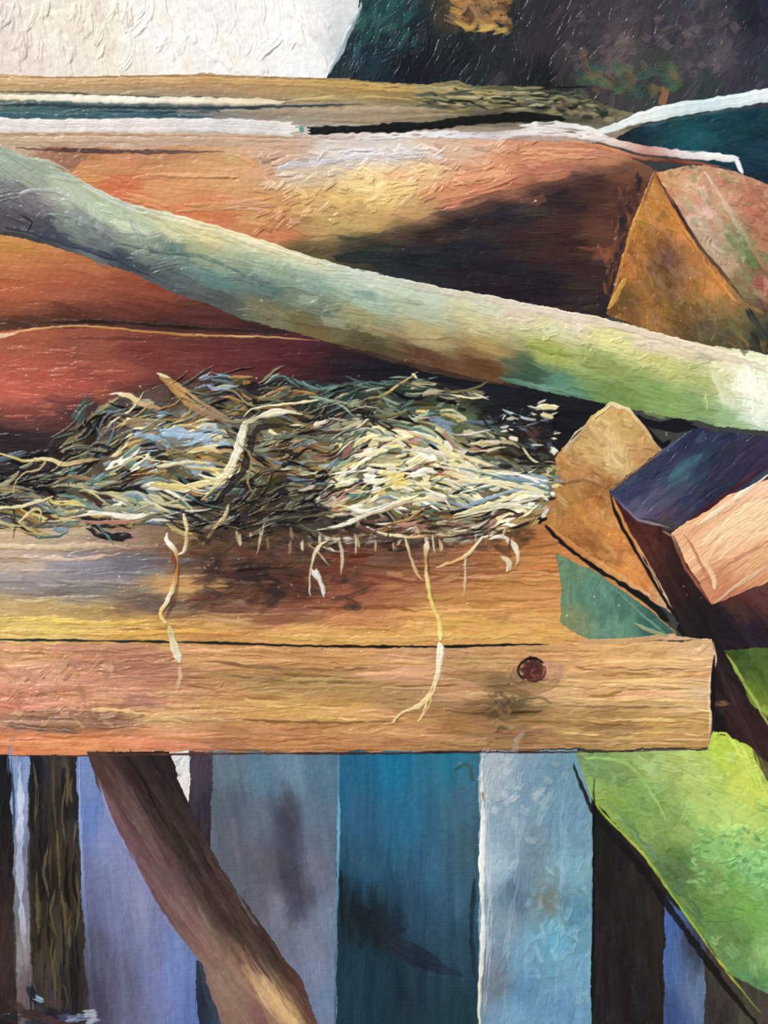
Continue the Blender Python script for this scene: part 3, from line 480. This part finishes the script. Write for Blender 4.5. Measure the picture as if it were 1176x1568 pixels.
path([(146,1180),(170,1250),(205,1320),(250,1400),(300,1465)],6,[(150,158,210),(150,150,210),(118,118,162)],h=1.2,op=.8,dry=.2)
for _ in range(130):
    t=rng.random(); cx=200+250*t+rng.normal(0,24); cy=1160+410*t
    path([(cx,cy),(cx+18,cy+34),(cx+40,cy+66)],rng.uniform(2,6),tuple(colat(cx,cy)+rng.normal(0,14)),h=1.5,op=.6,dry=.25,lab=LABS['painted_leaning_branch'])
path([(150,1190),(190,1270),(240,1350),(310,1440),(372,1530)],12,[(124,88,88),(118,86,92),(140,104,100),(152,116,102)],h=1.1,op=.5,dry=.25)
path([(365,1470),(400,1512),(440,1556),(480,1610)],20,[(150,114,86),(208,170,118),(216,176,122),(190,142,96)],h=1.2,op=.6,dry=.2)
for _ in range(20):
    x=rng.uniform(-10,110); y=rng.uniform(1535,1585)
    dab(x,y,rng.uniform(-.4,.9),rng.uniform(24,40),14,[(52,36,38),(22,18,26),(74,52,50),(30,34,50)][rng.integers(4)],1.3,.9)
dab(52,1524,.9,34,14,(20,30,50),1.2,.9); dab(60,1530,.5,16,9,(176,208,230),2,1)
for dx,dy,cc in [(98,1558,(80,94,134)),(112,1560,(150,168,208)),(128,1556,(120,138,182)),(138,1550,(214,224,238)),(142,1562,(190,204,230))]:
    dab(dx,dy,rng.uniform(-.5,.3),22,12,cc,1.8,.85)
for (x,y) in [(435,1240),(445,1270),(440,1300),(462,1330),(465,1365),(452,1390)]:
    for _ in range(3): dab(x+rng.normal(0,10),y+rng.normal(0,10),1.4+rng.normal(0,.4),rng.uniform(30,55),rng.uniform(16,26),(58,60,76),.5,.25)

# ================================================================ STRAW
env=(LAB==ST)
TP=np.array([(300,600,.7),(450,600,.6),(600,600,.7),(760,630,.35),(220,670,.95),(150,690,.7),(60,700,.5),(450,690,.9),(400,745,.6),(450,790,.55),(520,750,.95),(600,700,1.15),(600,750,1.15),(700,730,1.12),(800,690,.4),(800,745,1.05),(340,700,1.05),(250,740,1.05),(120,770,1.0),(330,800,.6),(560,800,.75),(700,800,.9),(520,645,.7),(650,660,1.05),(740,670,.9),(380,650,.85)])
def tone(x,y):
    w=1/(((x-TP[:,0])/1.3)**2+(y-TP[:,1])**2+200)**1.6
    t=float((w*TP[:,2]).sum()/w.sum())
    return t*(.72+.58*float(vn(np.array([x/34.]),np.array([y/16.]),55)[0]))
def flow(x,y):
    if x>560: a=math.atan2(748-y,900-x)*.6
    elif x<250: a=-.12+.3*math.sin(y/37.)
    else: a=-.05+.25*math.sin(x/60.+y/45.)
    return a+(float(vn(np.array([x/38.]),np.array([y/26.]),31)[0])-.5)*1.35
cream=(230,220,174); yel=(222,200,122); wht=(240,236,218); teal=(96,130,120); tg=(62,90,86); blu=(134,158,180); och=(174,130,74); olv=(112,104,62); drk=(20,18,24); brn=(82,58,42); pgr=(154,162,130); pnk=(188,134,116)
def pal(x,y):
    if y<640:
        p=[tg,teal,olv,och,drk,drk,blu,brn,pgr,cream] if x<480 else [tg,olv,pgr,drk,drk,teal,olv,cream,yel]
    elif x<150: p=[och,cream,drk,teal,yel,blu,brn,pgr,drk]
    elif x<340: p=[blu,blu,och,yel,olv,brn,cream,teal,(166,150,110),drk] if y<720 else [yel,cream,pgr,teal,och,wht,brn,blu,drk,drk]
    elif x<500: p=[och,brn,olv,cream,pgr,drk,drk,(150,130,90),pgr,brn,blu]
    else: p=[cream,wht,yel,pgr,teal,olv,cream,blu,brn,pnk,drk,pgr] if y<785 else [cream,och,brn,drk,wht,pnk,brn]
    return p[rng.integers(len(p))]
def strand(x,y,Ln,w,col,h,op=.95,dry=0):
    pts=[(x,y)]; n=max(2,int(Ln/10)); bend=rng.normal(0,.06); a0=rng.normal(0,.19)
    for k in range(n):
        a=flow(x,y)+a0+bend*k; x+=10*math.cos(a); y+=10*math.sin(a); pts.append((x,y))
    path(pts,w,col,h=h,op=op,jit=14,dry=dry)
J,I=np.nonzero(env&(X>-24)&(X<1200))
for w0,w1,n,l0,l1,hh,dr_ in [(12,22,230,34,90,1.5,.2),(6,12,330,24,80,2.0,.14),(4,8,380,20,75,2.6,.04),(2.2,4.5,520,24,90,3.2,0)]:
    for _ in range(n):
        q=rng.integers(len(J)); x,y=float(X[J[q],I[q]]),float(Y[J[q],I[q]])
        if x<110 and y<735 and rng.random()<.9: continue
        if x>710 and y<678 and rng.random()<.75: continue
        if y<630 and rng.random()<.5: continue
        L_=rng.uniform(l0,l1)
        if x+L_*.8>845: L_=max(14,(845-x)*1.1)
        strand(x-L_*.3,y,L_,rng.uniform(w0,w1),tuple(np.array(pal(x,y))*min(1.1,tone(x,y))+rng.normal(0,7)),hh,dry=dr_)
for (x,y) in [(800,690),(812,704),(792,700),(805,715),(400,750),(385,765),(425,745),(470,762),(150,690),(90,725),(440,712),(720,680),(380,735),(540,800),(600,826),(495,735),(360,790),(440,800),(470,800),(250,700),(330,640),(470,645),(560,640),(235,690),(200,725),(700,770)]:
    for _ in range(2):
        ox,oy=rng.normal(0,7,2)
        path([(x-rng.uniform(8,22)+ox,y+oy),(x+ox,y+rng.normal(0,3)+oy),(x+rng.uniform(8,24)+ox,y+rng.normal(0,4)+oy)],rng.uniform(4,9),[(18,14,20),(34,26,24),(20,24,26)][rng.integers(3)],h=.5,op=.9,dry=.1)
for _ in range(90):
    x,y=rng.normal(620,78),rng.normal(715,30)
    strand(x,y,rng.uniform(16,52),rng.uniform(5,12),[wht,cream,(238,224,164),cream,(218,210,188)][rng.integers(5)],3.2,dry=.15)
for _ in range(14):
    x,y=rng.normal(595,22),rng.normal(735,9)
    path([(x,y),(x+rng.uniform(8,20),y+rng.uniform(-8,4))],rng.uniform(6,11),(236,212,108),h=2.8,dry=.1)
for _ in range(26):
    x=rng.uniform(690,820); y=748+(rng.random()-.5)*((840-x)*.6+16)
    path([(x,y),((x+850)/2,(y+748)/2+rng.normal(0,8)),(842,747+rng.normal(0,12))],rng.uniform(3,8),[wht,cream,blu,teal,(226,220,190)][rng.integers(5)],h=2.8,dry=.12)
for (x,y,l,c,w) in [(235,665,60,(156,184,208),18),(270,672,60,(168,192,212),15),(190,650,50,(150,130,94),15),(255,700,50,(126,116,74),12),(290,690,50,(218,196,130),9),(300,655,40,(190,196,186),10)]:
    path([(x,y),(x+l/2,y-3),(x+l,y+2)],w,c,h=2.2,dry=.2)
path([(245,575),(265,590),(300,620),(340,640),(365,650)],18,[(170,128,76),(186,142,84),(146,118,90),(126,108,90)],h=2.2,dry=.2)
path([(178,605),(200,608),(225,622),(250,626)],9,[cream,(208,178,128),(150,112,74)],h=2.8,dry=.05)
path([(168,604),(190,602)],4,wht,h=2.8); path([(240,572),(262,580)],5,cream,h=2.8)
path([(450,650),(400,655),(388,668),(384,690),(374,720),(352,748),(330,772)],12,(34,28,26),h=.5,op=.8,dry=.1)
path([(470,636),(430,630),(395,640),(376,650),(368,680),(358,705),(345,728),(325,750),(308,768)],15,[(206,200,150),(226,222,196),(236,230,200),(190,182,144),(234,230,208),(240,236,214),cream,(206,192,146),yel],h=3.6,dry=.12,wob=.6)
path([(372,640),(385,628),(410,622),(450,618),(500,612)],6,cream,h=2.8,dry=.15)
path([(350,770),(345,790),(325,812),(310,838)],7,[(204,184,138),(190,162,118),(206,188,134)],h=2.6,dry=.08)
path([(366,680),(385,700),(380,740),(392,760)],5,(146,128,88),h=2.6)
path([(400,670),(450,668),(520,676),(548,672)],6,(90,104,86),h=2.4,dry=.1); path([(470,606),(520,620),(545,640)],6,(140,158,140),h=2.4,dry=.1)
path([(640,570),(610,590),(585,606),(560,612)],5,[(146,128,66),(188,162,88),(108,108,66)],h=2.6)
path([(630,572),(640,580)],5,cream,h=2.8)
path([(690,604),(720,610),(748,608)],5,cream,h=2.8); path([(725,602),(748,612)],4,wht,h=2.8)
path([(815,626),(835,624),(860,624)],10,[wht,(232,218,156),cream],h=3.0,dry=.08); path([(825,634),(850,640)],7,(222,208,148),h=2.6)
path([(770,628),(800,640),(820,642)],5,(170,190,190),h=2.6)
path([(300,582),(330,574),(362,580)],9,(122,150,170),h=2.2,dry=.2); path([(315,590),(340,596),(370,590)],8,(150,160,186),h=2.0,dry=.2)
for _ in range(34):
    x,y=rng.uniform(760,850),rng.normal(655,16)
    path([(x,y),(x+rng.uniform(6,22),y+rng.normal(0,4))],rng.uniform(3,7),[(216,206,160),(80,98,110),(180,180,172),(46,60,76),(226,220,194),(24,22,28)][rng.integers(6)],h=2.4)
for _ in range(16):
    x,y=rng.uniform(105,180),rng.uniform(622,670)
    path([(x,y),(x+rng.uniform(2,6),y+rng.normal(0,4))],3,(150,112,102),h=1.6)
for _ in range(30):
    x,y=rng.uniform(260,640),rng.uniform(572,615); strand(x,y,rng.uniform(30,70),rng.uniform(3,6),[teal,olv,tg,och,(150,168,150)][rng.integers(5)],2.2,dry=.1)
# left wisps
path([(-40,690),(0,695),(40,706),(70,704),(60,720),(40,724),(28,734),(22,750),(24,762)],5,[cream,yel,(198,168,112),cream],h=2.8)
path([(50,702),(80,704),(100,712),(130,706),(165,702)],7,[cream,(204,180,124),(148,120,84)],h=2.8,dry=.1)
path([(-40,778),(0,778),(30,776),(60,768),(85,760)],7,[yel,cream,cream,(212,196,134)],h=3.0,dry=.05)
path([(30,800),(45,786),(56,780),(64,784),(60,800)],5,[cream,(198,178,130),yel],h=2.8)
path([(-30,790),(10,802),(36,806)],7,(204,188,142),h=2.6,dry=.1)
path([(80,740),(110,730),(150,736)],6,(148,120,84),h=2.6); path([(0,764),(30,758),(60,752)],4,(96,110,110),h=2.2)
for _ in range(46):
    x=rng.uniform(70,250); y=rng.uniform(740,800)
    strand(x,y,rng.uniform(30,80),rng.uniform(4,10),[yel,(204,198,152),teal,(150,150,122),wht,(120,138,138),drk][rng.integers(7)],2.4,dry=.12)
path([(120,798),(160,800),(215,798)],7,(188,132,112),h=2,dry=.2)
path([(100,794),(150,786),(210,792)],6,wht,h=2.6,dry=.15); path([(235,716),(290,708),(330,712)],8,[cream,(204,198,162),yel],h=2.8,dry=.1)
path([(225,742),(280,746),(340,734)],10,[(208,192,120),(222,204,130),cream],h=2.6,dry=.15)
path([(560,806),(590,818),(640,822),(700,816),(745,800)],7,[wht,cream,(188,140,94),cream,(204,194,160)],h=2.8,dry=.1)
path([(480,812),(520,806),(560,790),(620,770),(660,764)],8,[wht,(236,230,210),(198,170,132),cream],h=3.2,dry=.14)
path([(530,776),(560,784),(600,772),(640,760)],8,[wht,(222,222,204),cream],h=3.2,dry=.14)
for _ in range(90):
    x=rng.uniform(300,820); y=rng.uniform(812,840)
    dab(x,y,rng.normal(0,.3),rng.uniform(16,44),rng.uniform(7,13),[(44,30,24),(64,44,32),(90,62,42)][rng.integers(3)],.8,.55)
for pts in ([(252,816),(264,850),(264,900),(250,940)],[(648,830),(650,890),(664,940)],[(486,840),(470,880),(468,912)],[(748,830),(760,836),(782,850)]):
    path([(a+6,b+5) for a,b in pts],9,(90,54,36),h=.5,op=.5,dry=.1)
path([(258,812),(256,826),(270,846),(272,870),(266,900),(256,922),(246,940),(258,958)],7.5,[(224,218,206),wht,(198,150,94),(188,112,56),(208,174,114),wht,(228,184,100),(224,204,138)],h=3.2,taper=(.1,.1),wob=.7)
path([(280,782),(286,810),(284,840),(270,852)],7,[cream,(198,170,114),wht],h=2.8,dry=.06)
path([(258,955),(266,985),(276,1018)],12,[(212,184,128),(228,214,178),(232,226,200)],h=2.6,taper=(.3,.15),dry=.1,wob=.15)
path([(275,1016),(276,1040),(268,1062)],6,(216,176,138),h=1.8,op=.8,dry=.2)
path([(262,845),(268,870)],9,(148,78,46),h=1.4)
path([(620,820),(628,850),(640,880),(650,890)],6,[cream,(204,180,134),(224,190,116)],h=2.8)
path([(655,826),(652,856),(655,890),(662,925),(672,950),(676,985)],8,[wht,(188,140,86),(230,204,126),(238,210,118),(230,200,100),(240,230,160)],h=3.2,taper=(.1,.1),wob=.6)
path([(676,980),(672,1020),(662,1060),(640,1082),(615,1092),(598,1110)],10,[(242,238,212),(238,228,196),(228,202,138),(224,196,138),(208,180,124)],h=2.6,taper=(.05,.4),dry=.12)
path([(662,1058),(652,1085),(640,1106)],9,(224,190,128),h=2.2,dry=.2)
path([(742,818),(720,845),(700,858),(664,870)],7,[wht,(226,206,156),(226,166,98),(204,190,152)],h=3.0,dry=.05)
path([(712,846),(712,880),(710,915)],6,[cream,(222,202,174),(226,184,138)],h=2.4,taper=(.1,.4),dry=.08)
path([(745,826),(765,822),(782,830),(792,845),(790,872)],11,[wht,(214,206,190),(238,228,196),(198,160,114)],h=3.2,dry=.1)
path([(765,850),(780,862),(775,880)],8,(208,192,154),h=2.6,dry=.12)
path([(505,826),(488,838),(478,862),(474,905),(478,912)],6,[cream,(204,190,160),(188,178,150),(222,216,200)],h=2.8)
path([(518,822),(524,850),(522,880)],5,(198,178,150),h=2.4); path([(500,836),(515,842)],8,wht,h=2.8)
path([(478,868),(490,890),(500,918)],10,(216,212,206),h=2.8,dry=.15)
path([(405,800),(398,830),(392,850)],5,(168,150,122),h=1.6,dry=.2)
for _ in range(36):
    x=rng.uniform(320,800); y=rng.uniform(806,832)
    path([(x,y),(x+rng.normal(0,5),y+rng.uniform(8,26))],rng.uniform(3,6),[(198,170,122),(148,110,82),(226,216,184),(88,56,40)][rng.integers(4)],h=2.0,op=.8,dry=.1)
for _ in range(120):
    x=rng.uniform(0,1100); y=rng.uniform(820,1100) if rng.random()<.6 else rng.uniform(560,700)
    path([(x,y),(x+rng.uniform(1,4),y+rng.normal(0,1.5))],rng.uniform(1.6,2.8),(228,218,196),h=1.6,op=.6)

# ================================================================ final relief texture
H+= (vn(X/7,Y/7,41)-.5)*.6+(vn(X/3,Y/3,42)-.5)*.3
lum=(C@np.array([.3,.59,.11],np.float32))[...,None]
C=lum+(C-lum)*.93
C=np.clip(C,3,252)
lin=C/255.; lin=np.where(lin<=.04045,lin/12.92,((lin+.055)/1.055)**2.4).astype(np.float32)

# ================================================================ materials
def paint_mat():
    m=bpy.data.materials.new('oil_paint'); m.use_nodes=True; nt=m.node_tree; N=nt.nodes; Lk=nt.links
    b=N['Principled BSDF']
    at=N.new('ShaderNodeAttribute'); at.attribute_name='pigment'
    wa=N.new('ShaderNodeAttribute'); wa.attribute_name='weave'
    tc=N.new('ShaderNodeTexCoord')
    n1=N.new('ShaderNodeTexNoise'); n1.inputs['Scale'].default_value=260; n1.inputs['Detail'].default_value=4
    Lk.new(tc.outputs['Object'],n1.inputs['Vector'])
    mr=N.new('ShaderNodeMapRange'); mr.inputs['To Min'].default_value=.84; mr.inputs['To Max'].default_value=1.16
    Lk.new(n1.outputs['Fac'],mr.inputs['Value'])
    mx=N.new('ShaderNodeVectorMath'); mx.operation='SCALE'
    Lk.new(at.outputs['Color'],mx.inputs[0]); Lk.new(mr.outputs[0],mx.inputs['Scale'])
    Lk.new(mx.outputs[0],b.inputs['Base Color'])
    w1=N.new('ShaderNodeTexWave'); w1.bands_direction='X'; w1.inputs['Scale'].default_value=190; w1.inputs['Distortion'].default_value=1.5
    w2=N.new('ShaderNodeTexWave'); w2.bands_direction='Z'; w2.inputs['Scale'].default_value=190; w2.inputs['Distortion'].default_value=1.5
    for w in(w1,w2): Lk.new(tc.outputs['Object'],w.inputs['Vector'])
    ad=N.new('ShaderNodeMath'); Lk.new(w1.outputs['Fac'],ad.inputs[0]); Lk.new(w2.outputs['Fac'],ad.inputs[1])
    mu=N.new('ShaderNodeMath'); mu.operation='MULTIPLY'; Lk.new(ad.outputs[0],mu.inputs[0]); Lk.new(wa.outputs['Fac'],mu.inputs[1])
    n2=N.new('ShaderNodeTexNoise'); n2.inputs['Scale'].default_value=700; n2.inputs['Detail'].default_value=3
    Lk.new(tc.outputs['Object'],n2.inputs['Vector'])
    a2=N.new('ShaderNodeMath'); Lk.new(mu.outputs[0],a2.inputs[0]); Lk.new(n2.outputs['Fac'],a2.inputs[1])
    bp=N.new('ShaderNodeBump'); bp.inputs['Strength'].default_value=.25; bp.inputs['Distance'].default_value=.0004
    Lk.new(a2.outputs[0],bp.inputs['Height']); Lk.new(bp.outputs[0],b.inputs['Normal'])
    b.inputs['Roughness'].default_value=.3; b.inputs['Specular IOR Level'].default_value=.2
    return m
def flat_mat(name,col,sc,rough=.8):
    m=bpy.data.materials.new(name); m.use_nodes=True; nt=m.node_tree; b=nt.nodes['Principled BSDF']
    n=nt.nodes.new('ShaderNodeTexNoise'); n.inputs['Scale'].default_value=sc
    r=nt.nodes.new('ShaderNodeValToRGB'); r.color_ramp.elements[0].color=(*[c*.85 for c in col],1); r.color_ramp.elements[1].color=(*col,1)
    nt.links.new(n.outputs['Fac'],r.inputs[0]); nt.links.new(r.outputs[0],b.inputs['Base Color']); b.inputs['Roughness'].default_value=rough
    return m
PM=paint_mat()
root=bpy.data.objects.new('oil_painting',None); bpy.context.collection.objects.link(root); root.location=(0,0,1.5)
V=np.stack([(X-588)*S,-H*S*.8-.001,(784-Y)*S],-1).reshape(-1,3).astype(np.float32)
colr=np.concatenate([lin.reshape(-1,3),np.ones((NX*NY,1),np.float32)],1)
wvf=WV.reshape(-1)
idx=np.arange(NX*NY,dtype=np.int32).reshape(NY,NX)
quads=np.stack([idx[1:,:-1],idx[1:,1:],idx[:-1,1:],idx[:-1,:-1]],-1).reshape(-1,4)
groups=[]; gid=np.zeros(len(REG),int)
for i,r in enumerate(REG):
    g=r['group'] if r else 'painted_ground'
    if g not in groups: groups.append(g)
    gid[i]=groups.index(g)
fg=gid[LAB[:-1,:-1].reshape(-1)]
for gi,g in enumerate(groups):
    q=quads[fg==gi]
    if len(q)==0: continue
    used=np.zeros(NX*NY,bool); used[q.reshape(-1)]=True
    remap=np.cumsum(used)-1; q2=remap[q].astype(np.int32).reshape(-1)
    me=bpy.data.meshes.new(g); nv=int(used.sum()); nf=len(q)
    me.vertices.add(nv); me.vertices.foreach_set('co',V[used].reshape(-1))
    me.loops.add(nf*4); me.loops.foreach_set('vertex_index',q2)
    me.polygons.add(nf); me.polygons.foreach_set('loop_start',np.arange(0,nf*4,4,dtype=np.int32))
    me.update(calc_edges=True)
    me.polygons.foreach_set('use_smooth',np.ones(nf,bool))
    a=me.attributes.new('pigment','FLOAT_COLOR','POINT'); a.data.foreach_set('color',colr[used].reshape(-1))
    a=me.attributes.new('weave','FLOAT','POINT'); a.data.foreach_set('value',wvf[used])
    me.materials.append(PM); me.update()
    o=bpy.data.objects.new(g,me); bpy.context.collection.objects.link(o); o.parent=root
def box(name,x0,x1,y0,y1,z0,z1,mat,parent=None):
    v=[(x,y,z) for x in(x0,x1) for y in(y0,y1) for z in(z0,z1)]
    f=[(0,1,3,2),(4,6,7,5),(0,4,5,1),(2,3,7,6),(0,2,6,4),(1,5,7,3)]
    me=bpy.data.meshes.new(name); me.from_pydata(v,[],f); me.materials.append(mat)
    o=bpy.data.objects.new(name,me); bpy.context.collection.objects.link(o)
    if parent: o.parent=parent
    return o
cm=flat_mat('primed_canvas',(.75,.72,.65),60); wm=flat_mat('stretcher_wood',(.5,.33,.18),30)
xl,xr=(-300-588)*S,(1476-588)*S; zt,zb=(784+300)*S,(784-1868)*S
box('canvas',xl,xr,.0,.004,zb,zt,cm,root)
for nm,a in [('stretcher_left',(xl,xl+.04,zb,zt)),('stretcher_right',(xr-.04,xr,zb,zt)),('stretcher_top',(xl+.04,xr-.04,zt-.04,zt)),('stretcher_bottom',(xl+.04,xr-.04,zb,zb+.04))]:
    box(nm,a[0],a[1],.004,.024,a[2],a[3],wm,root)
wall=flat_mat('wall_plaster',(.8,.79,.76),12); fl=flat_mat('floor_wood',(.35,.25,.17),6,.5)
box('wall_back',-2.5,2.5,.024,.12,0,3,wall)
box('floor',-2.5,2.5,-3.5,.12,-.1,0,fl)
# ================================================================ light & camera
sun=bpy.data.lights.new('daylight','SUN'); sun.energy=2.9; sun.angle=math.radians(8); sun.color=(1,.985,.96)
so=bpy.data.objects.new('daylight',sun); bpy.context.collection.objects.link(so)
d=Vector((.5,.74,-.68)); so.rotation_euler=d.to_track_quat('-Z','Y').to_euler(); so.location=(-1,-2,3)
w=bpy.data.worlds.new('world'); bpy.context.scene.world=w; w.use_nodes=True
w.node_tree.nodes['Background'].inputs[0].default_value=(.95,.98,1.0,1); w.node_tree.nodes['Background'].inputs[1].default_value=.5
cam=bpy.data.cameras.new('camera'); cam.sensor_fit='VERTICAL'; cam.sensor_height=36; cam.lens=50
co=bpy.data.objects.new('camera',cam); bpy.context.collection.objects.link(co)
co.location=(0,-1568*S*50/36,1.5); co.rotation_euler=(math.pi/2,0,0)
bpy.context.scene.camera=co
bpy.context.scene.view_settings.view_transform='Standard'
